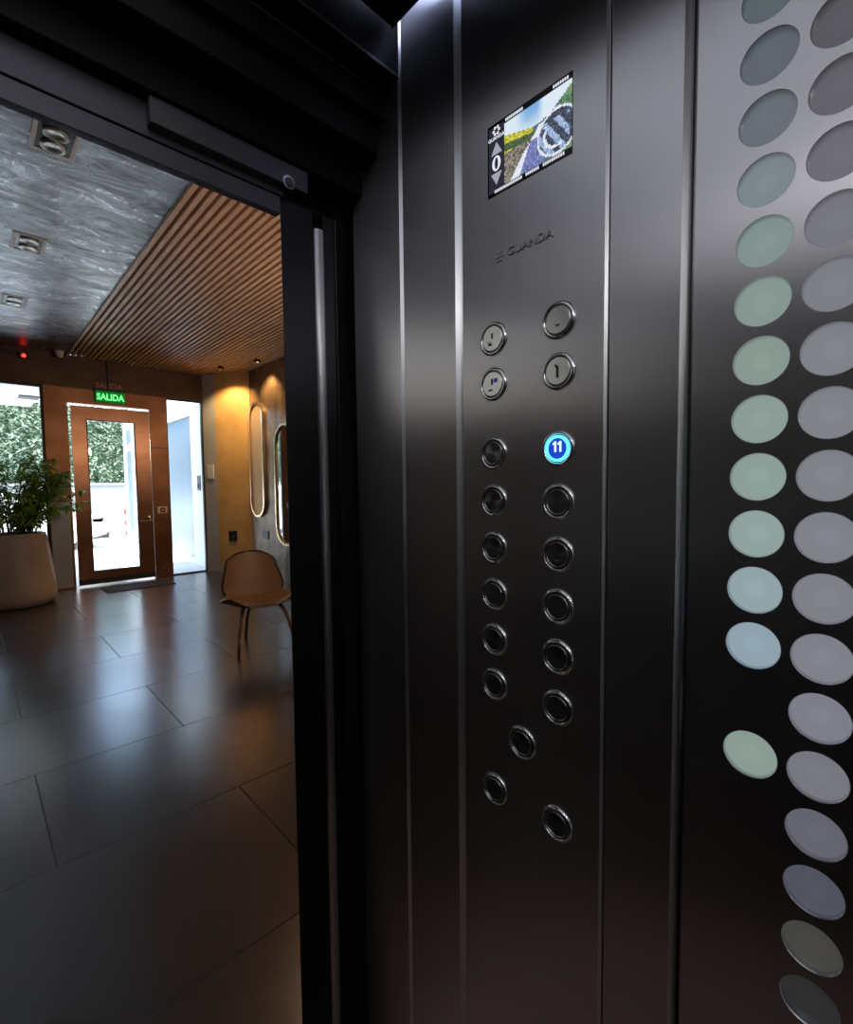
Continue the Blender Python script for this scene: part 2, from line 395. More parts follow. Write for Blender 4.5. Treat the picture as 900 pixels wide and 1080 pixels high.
def picture():
    nu, nv = 60, 40
    verts = []; faces = []; cols = []
    for j in range(nv):
        for i in range(nu):
            u0, u1, v0, v1 = .225+.775*i/nu, .225+.775*(i+1)/nu, .075+.83*j/nv, .075+.83*(j+1)/nv
            b = len(verts); verts += [P2(u0, v0), P2(u1, v0), P2(u1, v1), P2(u0, v1)]; faces.append((b, b+1, b+2, b+3))
            c = lin(paint((i+.5)/nu, (j+.5)/nv)); cols += [(*c, 1)]*4
    me = bpy.data.meshes.new('picture'); w = wloc(disp)
    me.from_pydata([tuple(Vector(v)-w) for v in verts], [], faces)
    at = me.color_attributes.new('paint', 'FLOAT_COLOR', 'CORNER')
    at.data.foreach_set('color', [x for c in cols for x in c])
    m = mat('screen_picture', (0,0,0), .3, 0, .3); nt = m.node_tree; b = nt.nodes['Principled BSDF']
    a = nt.nodes.new('ShaderNodeVertexColor'); a.layer_name = 'paint'
    nt.links.new(a.outputs[0], b.inputs['Emission Color']); b.inputs['Emission Strength'].default_value = .95
    me.materials.append(m)
    o = bpy.data.objects.new('picture', me); C.objects.link(o); o.parent = disp
    o['label'] = 'bright picture of a mountain road seen over a dashboard'
picture()
E_w = emis('screen_white', lin((235,238,245)), .95); E_g = emis('screen_grey', lin((170,172,186)), .9)
E_col = emis('screen_column', lin((46,48,60)), .9)
MB().poly([P2(.02,.04,XF+.0003), P2(.225,.04,XF+.0003), P2(.225,.95,XF+.0003), P2(.02,.95,XF+.0003)]).build('side_bar', E_col, disp)
MB().poly([P2(.05,.56), P2(.195,.56), P2(.122,.73)]).build('up_arrow', E_g, disp)
MB().poly([P2(.05,.30), P2(.195,.30), P2(.122,.13)]).build('down_arrow', E_g, disp)
z = MB(); ro = []; ri = []
for i in range(32):
    a = 2*PI*i/32
    ro.append(P2(.122+.056*math.cos(a), .43+.105*math.sin(a), XF-.0002)); ri.append(P2(.122+.022*math.cos(a), .43+.082*math.sin(a), XF-.0002))
z.rings([ro, ri], True, False).build('floor_number', E_w, disp)
lg = MB()
for i in range(6):
    a = PI/3*i
    c = (.122+.036*math.cos(a), .885+.05*math.sin(a))
    lg.poly([P2(c[0]+.016*math.cos(t*PI/4), c[1]+.022*math.sin(t*PI/4), XF-.0002) for t in range(8)])
lg.build('emblem', E_w, disp)
text_mesh('GUANDA', .0052, E_w, disp, P2(.122,.785,XF-.0003), bold=.00012, depth=.0001)
for a, b, v0_, v1_ in ((.10,.45,.022,.062),(.49,.65,.022,.062),(.69,.93,.022,.062),(.24,.46,.925,.965),(.80,.97,.925,.965)):
    x = MB(); nn = int((b-a)/.022)
    for i in range(nn):
        u = a+(b-a)*i/nn
        x.poly([P2(u,v0_,XF-.0002), P2(u+.017,v0_,XF-.0002), P2(u+.017,v1_,XF-.0002), P2(u,v1_,XF-.0002)])
    x.build('caption', E_w, disp)

# raised maker's lettering ----------------------------------------
M['letters'] = mat('raised_letters', (.62,.62,.63), .45, .15)
text_mesh('GUANDA', .0128, M['letters'], cop, (CX-.0008,.3035,1.6595), bold=.00015, depth=.0008, name='raised_lettering', sx=1.05)
fl = MB()
for i in range(7):
    a = PI/3*i; rr = .0042 if i < 6 else 0
    fl.lathe([(.0001,.0018),(.0013,.0016),(.0019,0)], (CX, .3435+rr*math.cos(a), 1.659+rr*math.sin(a)*1.2), 'x', 10)
fl.build('raised_emblem', M['letters'], cop)

# buttons ----------------------------------------------------------
def butterfly(name, col, rough):
    m = mat(name, col, rough, 1); nt = m.node_tree; b = nt.nodes['Principled BSDF']
    b.inputs['Anisotropic'].default_value = .85
    t = nt.nodes.new('ShaderNodeTangent'); t.direction_type = 'RADIAL'; t.axis = 'X'
    nt.links.new(t.outputs[0], b.inputs['Tangent']); return m
M['face'] = butterfly('button_face_turned', (.16,.16,.165), .3)
M['face_light'] = mat('button_face_plate', (.74,.75,.73), .3, .9)
M['face_ring'] = mat('button_face_ring', (.40,.40,.41), .25, 1)
M['mark'] = mat('button_mark_black', (.01,.01,.012), .4)
M['violet'] = emis('violet_reflex', lin((70,60,150)), .6)  # violet reflection painted as a glowing spot on the button
BX = CX
ring_em = emis('blue_button_ring', lin((90,215,255)), 2.4)
face_em = mat('blue_button_face', (.02,.05,.4), .3, 0, .5, emit=lin((15,75,205)), es=.8)
num_em = emis('button_number_glow', lin((225,245,255)), 1.3)
def button(y, z, kind, label=None):
    R = .0192
    b = MB().lathe([(R+.0002,-.002),(R+.0002,.0006),(R-.0004,.0016),(R-.0016,.0027),(R-.0030,.0029),(R-.0038,.0022),(R-.0042,.0012),(R-.0042,-.002)], (BX,y,z), 'x', 48)
    b = b.build('button', M['chrome'], cop, smooth=True)
    if label: b['label'] = label
    g = MB().lathe([(R-.0042,.0004),(.0001,.0004)], (BX,y,z), 'x', 40).build('groove', M['groove'], b)
    rf = R-.0054
    if kind == 'lit':
        MB().lathe([(rf,.0004),(rf,.0024),(rf-.0028,.0026),(rf-.0028,.001)], (BX,y,z), 'x', 48).build('glowing_ring', ring_em, b)
        MB().lathe([(rf-.0028,.0004),(rf-.0028,.0020),(.0001,.0020)], (BX,y,z), 'x', 40).build('face', face_em, b)
        nm = MB()
        for oy in (.0030, -.0030):
            a1 = [(-.0004,-.0050),(.0018,-.0050),(.0018,.0062),(.0002,.0062),(-.0024,.0040),(-.0024,.0022),(-.0004,.0030)]
            nm.prism([(y+oy-p_[0], z+.0014+p_[1]) for p_ in a1], BX-.0025, BX-.0021, 'x')
        nm.build('number', num_em, b)
    elif kind == 'plate':
        MB().lathe([(rf+.0005,.0004),(rf+.0005,.0020),(rf-.0003,.0026),(.0001,.0026)], (BX,y,z), 'x', 40).build('face', M['face_light'], b)
    else:
        MB().lathe([(rf,.0004),(rf,.0022),(rf-.0006,.0027),(rf-.0014,.0027),(rf-.0018,.0018)], (BX,y,z), 'x', 48).build('face_ring', M['face_ring'], b, smooth=True)
        MB().lathe([(rf-.0018,.0004),(rf-.0018,.0016),(.0001,.0016)], (BX,y,z), 'x', 40).build('face', M['face'], b)
        dm = MB()
        for i in range(3): dm.lathe([(.0001,.0024),(.0005,.0022),(.0006,.0015)], (BX, y-.002+.0022*i, z-.0062-.0006*(i%2)), 'x', 8)
        dm.build('braille', M['face_ring'], b)
    return b
ZR = [1.569,1.517,1.437,1.381,1.325,1.269,1.214,1.158,1.028]
for i, z_ in enumerate(ZR):
    lb = button(.3532, z_+(.0008 if i == 7 else 0), 'plate' if i < 2 else 'dark', 'button with a pale face plate and dark mark' if i < 2 else None)
    rb = button(.2678, z_, 'plate' if i < 2 else ('lit' if i == 2 else 'dark'), {0:'button with a plain pale face plate',1:'button with a pale face plate and dark curved mark',2:'lit blue button reading 11'}.get(i))
    if i == 0:
        MB().box(BX-.0030,BX-.0026,.3520,.3542,z_-.0005,z_+.006).build('mark', M['mark'], lb)
        MB().box(BX-.0032,BX-.0026,.3545,.3605,z_-.0045,z_-.0025).build('light_mark', M['face_ring'], lb)
        MB().box(BX-.0030,BX-.0026,.3535,.3585,z_-.0078,z_-.0052).build('mark', M['mark'], lb)
        MB().box(BX-.0030,BX-.0026,.2660,.2700,z_-.0065,z_-.0045).build('mark', M['mark'], rb)
    if i == 1:
        MB().box(BX-.0030,BX-.0026,.3520,.3545,z_-.0010,z_+.006).build('mark', M['mark'], lb)
        MB().lathe([(.0001,.0029),(.0028,.0029),(.0028,.0026)], (BX,.3480,z_+.0035), 'x', 16).build('violet_glint', M['violet'], lb)
        MB().box(BX-.0030,BX-.0026,.3530,.3585,z_-.0080,z_-.0060).build('mark', M['mark'], lb)
        MB().prism([(.2665,z_-.007),(.2690,z_-.007),(.2690,z_+.003),(.2715,z_+.006),(.2695,z_+.007),(.2665,z_+.004)], BX-.0030, BX-.0026, 'x').build('mark', M['mark'], rb)
button(.3135, 1.1015, 'dark')

# suspended ceiling, lit gap --------------------------------------
t = thing('suspended_ceiling', 'black suspended lift car ceiling panel with a lit gap along the steel wall', 'ceiling panel', (-.18,-.25,2.0))
MB().box(-.80,.430,-1.06,.505,2.0,2.02,.002).build('sheet', M['car_ceiling'], t)
MB().box(.4302,.4315,-1.06,.505,1.999,2.024).build('edge_trim', M['header_steel'], t)
MB().box(-.75,.22,-.72,.485,1.994,1.9998,.002).build('diffuser', emis('added_ceiling_glow', lin((225,228,240)), .62), t)  # unseen glowing sheet added to lighten the upper steel wall
for yy in (-.95, -.82):
    MB().lathe([(.045,.0),(.05,-.004),(.05,.004),(.04,.006),(.0001,.006)], (-.18,yy,1.998), 'z', 24).build('downlight', emis('car_downlight', lin((255,250,245)), 5.), t)
t = thing('light_strip', 'thin cool white light strip above the edge of the suspended lift ceiling', 'light', (.40,-.25,2.2))
MB().box(.39,.425,-1.05,.50,2.075,2.083).build('diffuser', M['cove'], t)
MB().box(.39,.425,-1.05,.50,2.084,2.2605).build('channel', M['header_steel'], t)

# transom, header --------------------------------------------------
t = thing('transom', 'black stepped transom panel over the open lift doorway', 'transom', (-.18,.58,1.84))
MB().box(-.82,.4495,.514,.60,1.952,2.26).build('upper_fascia', M['black'], t)
MB().box(-.82,.4495,.545,.60,1.915,1.95,.001).build('ledge', M['black'], t)
MB().box(-.05,.4495,.560,.60,1.875,1.913,.001).build('ledge', M['black'], t)
MB().box(-.82,.4495,.600,.64,1.835,2.26).build('lower_fascia', M['black'], t); MB().box(-.82,.474,.64,.709,1.835,2.26).build('rear_fascia', M['black'], t)
MB().box(-.82,.4495,.5138,.5142,1.9535,1.957).build('ledge_edge', M['header_steel'], t)
MB().box(-.82,.43,.5445,.545,1.9455,1.949).build('ledge_edge', M['header_steel'], t)
t = thing('door_header', 'dark grey metal door track header across the top of the lift doorway', 'door header', (-.1,.62,1.77))
MB().box(-.82,.332,.620,.645,1.796,1.8345,.0008).build('upper_rail', M['header_steel'], t)
MB().box(-.82,.330,.624,.634,1.7925,1.797).build('track_groove', M['groove'], t)
MB().box(-.82,.325,.618,.630,1.770,1.7925,.0008).build('lower_rail', M['header_steel'], t)
MB().box(.165,.361,.606,.622,1.805,1.834,.0008).build('cover_strip', M['header_steel'], t)
b = MB().lathe([(.009,0),(.009,.0015),(.0065,.0015),(.0065,-.002)], (.332,.607,1.8085), 'y', 24).build('bolt', M['chrome'], t)
MB().lathe([(.0064,.0),(.0001,.0)], (.332,.6072,1.8085), 'y', 24).build('bolt_hole', M['groove'], b)
# jamb on the right, return on the left
t = thing('door_jamb', 'black steel door jamb with a rounded bright rib right of the lobby view', 'door jamb', (.37,.66,0))
MB().prism([(.3255,.620),(.3765,.620),(.3765,.71),(.3745,.71),(.3262,.6215)],0,1.7698).build('jamb_post', M['dark_steel'], t)
MB().lathe([(.0085,0),(.0085,1.77)], (.385,.624,0), 'z', 24, cap=True).build('rounded_rib', M['steel'], t, smooth=True)
autosmooth(t.children[-1])
MB().box(.3925,.4130,.622,.66,0,1.795).build('flat_strip', M['dark_steel'], t)
MB().lathe([(.0016,0),(.0016,1.795)], (.4135,.621,0), 'z', 12, cap=True).build('corner_bead', M['dark_steel'], t)
MB().box(.4155,.4738,.640,.66,0,1.8345).build('recess_back', M['black'], t)
MB().box(.3335,.4155,.645,.66,1.7955,1.8345).build('top_filler', M['black'], t); MB().prism([(.3262,.6225),(.3765,.6225),(.3765,.64),(.336,.64)],1.7705,1.795).build('top_filler', M['dark_steel'], t)
t = thing('door_return', 'steel return panel left of the lift doorway', 'door jamb', (-.64,.62,0))
MB().box(-.82,-.47,.60,.66,0,1.7698,.002).build('sheet', M['steel'], t)
struct('trim_1', MB().box(-.47,.325,.62,.86,-.02,.001), M['sill'], 'metal threshold of the lift doorway', 'threshold')

# ================================================================== LOBBY
X0, X1 = -3.2, 3.31
struct('floor_lobby', MB().box(X0-.1,X1+.1,.70,LY+.15,-.06,0), M['floor'], 'dark grey large format tile floor of the lobby', 'floor')
f = MB(); f.box(X0-.1,-.50,.71,.85,0,CZ); f.box(.46,X1+.1,.71,.85,0,CZ); f.box(-.50,.46,.71,.85,1.93,CZ)
struct('wall_front', f, M['plain_wall'], 'lobby wall around the lift doorway')
# unseen left wall; high window added for a bright band on the steel
f = MB(); f.box(X0-.1,X0,.85,LY+.1,0,2.15); f.box(X0-.1,X0,.85,LY+.1,3.05,CZ)
f.box(X0-.1,X0,.85,1.6,2.15,3.05); f.box(X0-.1,X0,3.6,LY+.1,2.15,3.05)
struct('wall_side_left', f, M['plain_wall'], 'lobby left wall with an added wide window')
w = MB(); w.box(X0-.06,X0-.02,1.6,3.6,2.15,2.2); w.box(X0-.06,X0-.02,1.6,3.6,3.0,3.05)
for yy in (1.6,2.6,3.55): w.box(X0-.06,X0-.02,yy,yy+.05,2.2,3.0)
w = w.build('window_added', M['frame_dark']); tag(w, 'dark framed window added unseen in the lobby left wall to light the steel', 'window', kind='structure')
MB().box(X0-.045,X0-.04,1.6,3.6,2.2,3.0).build('pane', M['band_tint'], w)
# right wall
struct('wall_side_right', MB().box(X1,X1+.12,.85,7.49,0,CZ), M['brown_stone'], 'brown polished stucco lobby wall carrying two pill mirrors')
f = MB().prism([(2.975,8.04),(3.31,7.49),(3.43,7.49),(3.43,8.4),(2.975,8.4)], 0, CZ)
struct('wall_angled', f, M['ochre'], 'ochre angled lobby wall between the side light and the mirrors')
struct('trim_2', MB().prism([(2.86,8.275),(2.974,8.035),(2.974,8.4),(2.86,8.4)], 0, CZ), M['pilaster'], 'pale grey narrow pilaster beside the ochre wall', 'pilaster')
# end wall (bronze panels) around window, door, side light
DXa, DXb, DZt = 1.0604, 2.0771, 2.6036
SXa, SXb, SZt = 2.3136, 2.86, 2.81
WXb, WZt, WZb = .80, 2.81, .30
f = MB()
f.box(WXb,DXa,LY,LY+.12,0,2.81); f.box(DXb,SXa,LY,LY+.12,0,2.81); f.box(DXa,DXb,LY,LY+.12,DZt,2.81)
f.box(X0-.1,-2.6,LY,LY+.12,0,2.81)
struct('trim_6', MB().box(X0-.1,X1-.3,LY-.004,LY+.12,2.8101,CZ), M['frieze'], 'bronze frieze above the entrance door and windows, shade put into its colour', 'frieze')
struct('wall_far', f, M['copper'], 'bronze metal clad end wall of the lobby')
f = MB(); f.box(-2.6,WXb,LY,LY+.12,0,WZb)
struct('trim_3', f, M['grey_metal'], 'low grey sill wall under the lobby window', 'sill wall')
# panel joints: thin reveals standing on the bronze wall
f = MB(); f.box(1.545,1.553,LY-.003,LY,2.92,CZ); f.box(2.09,2.30,LY-.004,LY,2.02,2.035); f.box(DXb+.01,SXa-.01,LY-.004,LY,.90,.912)
struct('trim_4', f, M['frame_dark'], 'thin dark joints between the bronze wall panels', 'joint')
f = MB().box(WXb+.01,DXa-.03,LY-.02,LY,.02,1.22,.004)  # flat grey panel stands in for a reflection on the bronze wall
struct('trim_5', f, M['grey_metal'], 'pale grey reflection between planter and door, built as a flat panel', 'panel')
# windows
def window(name, xa, xb, za, zb, fr, label, mull=()):
    w = MB(); y0, y1 = LY+.03, LY+.08
    w.box(xa,xb,y0,y1,za,za+fr); w.box(xa,xb,y0,y1,zb-fr,zb); w.box(xa,xa+fr,y0,y1,za+fr,zb-fr); w.box(xb-fr,xb,y0,y1,za+fr,zb-fr)
    for m_ in mull: w.box(m_-.025,m_+.025,y0,y1,za+fr,zb-fr)
    o = w.build(name, M['frame_dark']); tag(o, label, 'window', kind='structure')
    MB().box(xa+fr,xb-fr,LY+.05,LY+.056,za+fr,zb-fr).build('pane', M['glass'], o)
window('window_1', -2.6, WXb, WZb, WZt, .03, 'large clear window behind the potted plant', (-.95,))
window('window_3', SXa, SXb, 0, SZt, .02, 'tall narrow side light right of the entrance door')
# entrance door leaf with glazing, light gap at hinge side
d = thing('entrance_door', 'bronze framed glazed entrance door at the far end of the lobby', 'door', (1.57, LY+.05, 0))
lx0, lx1, lz0, lz1 = DXa+.035, DXb-.012, .02, DZt-.03
gx0, gx1, gz0, gz1 = 1.268, 1.875, .20, 2.39
lf = MB(); y0, y1 = LY+.015, LY+.06
lf.box(lx0,gx0,y0,y1,lz0,lz1); lf.box(gx1,lx1,y0,y1,lz0,lz1); lf.box(gx0,gx1,y0,y1,lz0,gz0); lf.box(gx0,gx1,y0,y1,gz1,lz1)
lf.build('door_leaf', M['copper_door'], d)
g = MB(); g.box(gx0,gx0+.012,y0-.004,y1,gz0,gz1); g.box(gx1-.012,gx1,y0-.004,y1,gz0,gz1); g.box(gx0,gx1,y0-.004,y1,gz0,gz0+.012); g.box(gx0,gx1,y0-.004,y1,gz1-.012,gz1)
g.build('glazing_bead', M['frame_dark'], d)
MB().box(gx0,gx1,LY+.035,LY+.041,gz0,gz1).build('glass_pane', M['glass'], d)
k = MB().lathe([(.028,0),(.028,.006),(.018,.010),(.018,.045),(.03,.05),(.03,.07),(.0001,.072)], (2.0,y0,.95), 'y', 24).build('knob', M['chrome'], d, smooth=True)
MB().box(DXb-.011,DXb-.004,LY+.02,LY+.055,0,DZt-.01).build('closing_edge', M['chrome'], d)
MB().box(1.885,2.06,y0-.005,y0,.90,.912).build('cross_joint', M['steel_edge'], d)
MB().box(lx0,lx1,y0-.006,y0,.02,.10,.002).build('kick_rail', M['frame_dark'], d)
# access control plate
a = thing('access_reader', 'small black door release plate with a red light between door and side light', 'access reader', (2.20,LY,1.06))
MB().box(2.13,2.27,LY-.018,LY,1.01,1.11,.004).build('plate', M['steel_edge'], a)
MB().box(2.165,2.235,LY-.022,LY-.017,1.025,1.095).build('reader_face', M['groove'], a)
MB().lathe([(.010,0),(.010,.004),(.0001,.005)], (2.20,LY-.022,1.06), 'y', 14).build('red_light', emis('red_led', lin((255,70,60)), 1.2), a)
# exit sign
s = thing('exit_sign', 'green lit exit sign reading SALIDA hanging above the entrance door', 'exit sign', (1.57,LY-.04,2.78))
MB().box(1.385,1.745,LY-.06,LY-.045,2.645,2.80,.004).build('sign_plate', emis('sign_green', lin((8,130,40)), .75), s)
text_mesh('SALIDA', .125, emis('sign_text', lin((120,255,140)), 1.4), s, (1.565,LY-.062,2.715), 'far', bold=.004, depth=.001, sx=.82)
MB().box(1.375,1.755,LY-.07,LY,2.80,2.835,.004).build('lamp_housing', M['frame_dark'], s)
text_mesh('SALIDA', .105, mat('dull_letters', (.30,.16,.10), .4, .6), s, (1.565,LY-.004,2.885), 'far', bold=.002, depth=.001, sx=.95, name='upper_lettering')
MB().box(1.5445,1.5545,LY-.05,LY-.035,2.83,CZ).build('hanging_rod', M['frame_dark'], s)
# mat
tag(MB().box(1.30,2.15,7.55,8.0,0,.012,.003).build('door_mat', M['mat']), 'dark flat mat in front of the entrance door', 'mat')
# ceilings
struct('ceiling_lobby', MB().box(X0-.1,1.12,.85,LY+.12,CZ,CZ+.15), M['stucco'], 'polished grey stucco ceiling of the lobby', 'ceiling')
struct('ceiling_backing', MB().box(1.12,X1+.12,.85,LY+.12,CZ+.03,CZ+.15), M['slat_back'], 'dark backing above the wooden slats', 'ceiling')
sl = MB(); x = 1.075; pitch = .0585
while x < X1:
    yb = LY-.002
    if x > 2.9: yb = min(yb, 8.04-(x-2.975)*.55/.335-.06) if x > 2.93 else yb
    sl.box(x, x+.032, .87, yb, CZ-.025, CZ+.03); x += pitch
tag(sl.build('slat_ceiling', M['wood']), 'slatted light oak ceiling running from the lift towards the entrance door', 'slatted ceiling')
# downlights
def downlight(y0, y1, label, first):
    xa, xb = .325, .525
    t = thing('downlight', label, 'light', ((xa+xb)/2, (y0+y1)/2, CZ), group='recessed double downlights in the stucco ceiling')
    fr = MB(); w = .022; z0, z1 = CZ-.006, CZ-.0005
    fr.box(xa,xb,y0,y0+w,z0,z1); fr.box(xa,xb,y1-w,y1,z0,z1); fr.box(xa,xa+w,y0+w,y1-w,z0,z1); fr.box(xb-w,xb,y0+w,y1-w,z0,z1)
    fr.build('frame', M['lamp_white'], t)
    MB().box(xa+w,xb-w,y0+w,y1-w,CZ-.002,CZ-.0005).build('recess', M['groove'], t)
    ym = (y0+y1)/2; q = (y1-y0)/4
    for yy in (ym-q*.85, ym+q*.85):
        MB().lathe([(.055,0),(.058,-.01),(.05,-.014),(.03,-.006),(.0001,-.004)], ((xa+xb)/2, yy, CZ-.002), 'z', 24).build('lamp', M['lamp_lens'], t, smooth=True)
downlight(3.13,3.42,'square double downlight nearest the lift in the stucco ceiling',1)
downlight(4.60,4.93,'middle double downlight in the grey stucco ceiling',0)
downlight(6.10,6.46,'double downlight farthest from the lift, small near the red light',0)
# alarm + camera
t = thing('alarm_light', 'small red glowing alarm light on the end wall under the ceiling', 'alarm light', (.62,LY,3.2))
MB().box(.57,.67,LY-.05,LY,3.12,3.2,.006).build('housing', M['frame_dark'], t)
MB().lathe([(.022,0),(.022,.02),(.012,.03),(.0001,.034)], (.62,LY-.05,3.15), 'y', 16).build('red_lens', emis('alarm_red', lin((255,40,30)), 6), t)
t = thing('dome_camera', 'small grey dome camera under the ceiling left of the wooden slats', 'camera', (.99,LY-.12,CZ))
MB().lathe([(.05,0),(.052,-.03),(.045,-.035)], (.99,LY-.12,CZ+.001), 'z', 24, cap=True).build('camera_base', M['plastic'], t)
MB().lathe([(.045,-.035),(.043,-.055),(.03,-.075),(.0001,-.083)], (.99,LY-.12,CZ), 'z', 24).build('dome', M['plastic'], t, smooth=True)
tag(MB().tube([(-.4,LY-.02,3.23),(.3,LY-.02,3.22),(.57,LY-.02,3.16)],.006,8).build('ceiling_cable', M['frame_dark']), 'dark cable running to the red alarm light under the ceiling', 'cable')

# mirrors ----------------------------------------------------------
def pill(ya, yb, za, zb, off, n=20):
    r = (yb-ya)/2-off; yc = (ya+yb)/2; pts = []
    for i in range(n+1):
        a = PI*i/n; pts.append((yc+r*math.cos(a), zb-(yb-ya)/2+r*math.sin(a)))
    for i in range(n+1):
        a = PI+PI*i/n; pts.append((yc+r*math.cos(a), za+(yb-ya)/2+r*math.sin(a)))
    return pts
M['ochre_painted_mirror'] = mat('ochre_painted_mirror', (.50,.33,.15), .45, .25)  # ochre reflection painted as the colour of the mirror face
def mirror(ya, yb, za, zb, gm, label):
    t = thing('pill_mirror', label, 'mirror', (X1,(ya+yb)/2,za), group='tall pill mirrors on the brown wall')
    A = pill(ya,yb,za,zb,0); B = pill(ya,yb,za,zb,.03)
    f = MB(); f.rings([[(X1,y,z) for y,z in A],[(X1-.045,y,z) for y,z in A],[(X1-.045,y,z) for y,z in B],[(X1-.02,y,z) for y,z in B]], True, False)
    f.build('rim', M['mirror_rim'], t)
    MB().poly([(X1-.02,y,z) for y,z in B]).build('mirror_glass', M[gm], t)
mirror(6.98,7.46,.93,2.71,'ochre_painted_mirror','tall pill shaped mirror beside the ochre wall, ochre reflection painted into its colour')
mirror(6.02,6.62,.55,2.30,'mirror','lower pill shaped mirror next to the lift door jamb')
# sockets
def socket(name, pts, label, m='frame_dark'):
    pass
ax, ay = Vector((2.975,8.04)), Vector((3.31,7.49)); dv = (ay-ax).normalized(); nv = Vector((-dv.y, dv.x)); nv = -nv if nv.y > 0 else nv
t = thing('switch_plate', 'black square socket plate with a silver key switch on the ochre wall', 'switch', (3.14,7.72,.6))
def apt(s, off): q = ax+dv*s+nv*off; return (q.x, q.y)
MB().prism([apt(.19,.001),apt(.34,.001),apt(.34,.014),apt(.19,.014)], .52,.69).build('plate', M['frame_dark'], t)
MB().prism([apt(.285,.014),apt(.31,.014),apt(.31,.02),apt(.285,.02)], .59,.62).build('key_switch', M['chrome'], t)
t = thing('wall_socket', 'dark double socket plate low on the brown wall under the first mirror', 'socket', (X1,7.08,.66))
MB().box(X1-.012,X1,6.95,7.15,.60,.72,.002).build('plate', M['frame_dark'], t)
t = thing('intercom', 'small white intercom plate on the grey pilaster', 'intercom', (2.93,8.12,1.5))
dv2 = (Vector((2.974,8.035))-Vector((2.86,8.275))).normalized(); n2 = Vector((-dv2.y,dv2.x)); n2 = -n2 if n2.y > 0 else n2
def apt2(s, off): q = Vector((2.86,8.275))+dv2*s+n2*off; return (q.x, q.y)
MB().prism([apt2(.07,.001),apt2(.2,.001),apt2(.2,.02),apt2(.07,.02)], 1.55,1.78).build('plate', M['plastic'], t)
# wall washer in the slat ceiling near the mirrors
def washer(x, y, label):
    t = thing('wall_washer', label, 'light', (x,y,CZ-.03), group='warm ceiling spots along the brown wall')
    MB().lathe([(.04,0),(.045,-.03),(.045,-.05),(.036,-.05),(.034,-.03)], (x,y,CZ-.0255), 'z', 20).build('can', M['frame_dark'], t)
    MB().lathe([(.034,-.035),(.0001,-.036)], (x,y,CZ-.0255), 'z', 20).build('bulb', emis('warm_bulb', lin((255,190,90)), 12), t)
washer(3.10,6.70,'warm spot at the ceiling above the lower mirror')
washer(2.86,7.45,'warm spot at the ceiling in front of the ochre wall')

# ---------------------------------------------------------------- chair
ch = thing('shell_chair', 'brown leather three legged shell chair standing in the lobby near the lift door', 'chair', (1.813,4.035,0))
rz = math.radians(10)    # the chair's front turned a little to the right of the lift
cr, sr = math.cos(rz), math.sin(rz)
def L(x, y, z):          # chair space (x right seen from the front viewer, y back) -> world
    return Vector((1.813+x*cr+y*sr, 4.035-x*sr+y*cr, z))
def shell(fn, nu, nv, thick, name, m, smooth=True):
    b = MB(); bm = b.bm
    top = [[None]*(nv+1) for _ in range(nu+1)]; bot = [[None]*(nv+1) for _ in range(nu+1)]
    for i in range(nu+1):
        for j in range(nv+1):
            u = -1+2*i/nu; v = j/nv; p = fn(u, v); q = fn(u+.001, v); r = fn(u, v+.001)
            n = (q-p).cross(r-p); n = n.normalized() if n.length > 1e-12 else Vector((0,0,1))
            top[i][j] = bm.verts.new(p+n*thick/2); bot[i][j] = bm.verts.new(p-n*thick/2)
    for i in range(nu):
        for j in range(nv):
            bm.faces.new((top[i][j],top[i+1][j],top[i+1][j+1],top[i][j+1])); bm.faces.new((bot[i][j],bot[i][j+1],bot[i+1][j+1],bot[i+1][j]))
    for i in range(nu):
        for j in (0, nv): bm.faces.new((top[i][j],bot[i][j],bot[i+1][j],top[i+1][j]))
    for j in range(nv):
        for i in (0, nu): bm.faces.new((top[i][j],top[i][j+1],bot[i][j+1],bot[i][j]))
    o = b.build(name, m, ch); autosmooth(o, 50); return o
def seat_fn(u, v, lift=0, s=1.):
    # v 0 front .. 1 back ; u across
    w = (.345-.10*v**1.5)*(1-.22*max(0,(.18-v)/.18)**2)*s
    x = u*w
    y = -.25+.46*v+.07*abs(u)**2.2*(1-v)*1.0
    z = .405-.035*math.sin(min(1,v*1.1)*PI*.8)+.085*abs(u)**2.4*(1-.4*v)+lift
    return L(x, y, z)
shell(lambda u, v: seat_fn(u, v), 22, 14, .016, 'seat_shell', M['walnut'])
shell(lambda u, v: seat_fn(u*.93, .05+v*.9, .02), 22, 14, .022, 'seat_cushion', M['leather'])
def back_fn(u, v, s=1., off=0):
    # v 0 bottom .. 1 top: wide in the upper middle, rounded corners
    hw = .20+.075*math.sin(min(1,v/.3)*PI/2)
    if v > .3: hw = .275-.075*((v-.3)/.7)
    if v > .85: hw *= 1-.22*((v-.85)/.15)**2
    x = u*hw*s; zz = .385+.42*v-.03*(abs(u)**3)*(1 if v > .5 else -.3)*max(0,abs(v-.5)*2)
    y = .22+.13*v-.06*abs(u)**2+off
    return L(x, y, zz)
shell(lambda u, v: back_fn(u, v), 18, 16, .014, 'back_shell', M['walnut'])
shell(lambda u, v: back_fn(u*.95, .03+v*.94, 1, -.018), 18, 16, .024, 'backrest', M['leather'])
pip = [back_fn(-1+2*i/14, 1) for i in range(15)]+[back_fn(1, 1-i/14) for i in range(1,15)]+[back_fn(1-2*i/14, 0) for i in range(1,15)]+[back_fn(-1, i/14) for i in range(1,15)]
pp = [p+Vector((sr*-.012, cr*-.012, 0)) for p in pip]
MB().tube(pp+[pp[0]], .007, 8, False).build('back_piping', M['leather_edge'], ch, smooth=True)
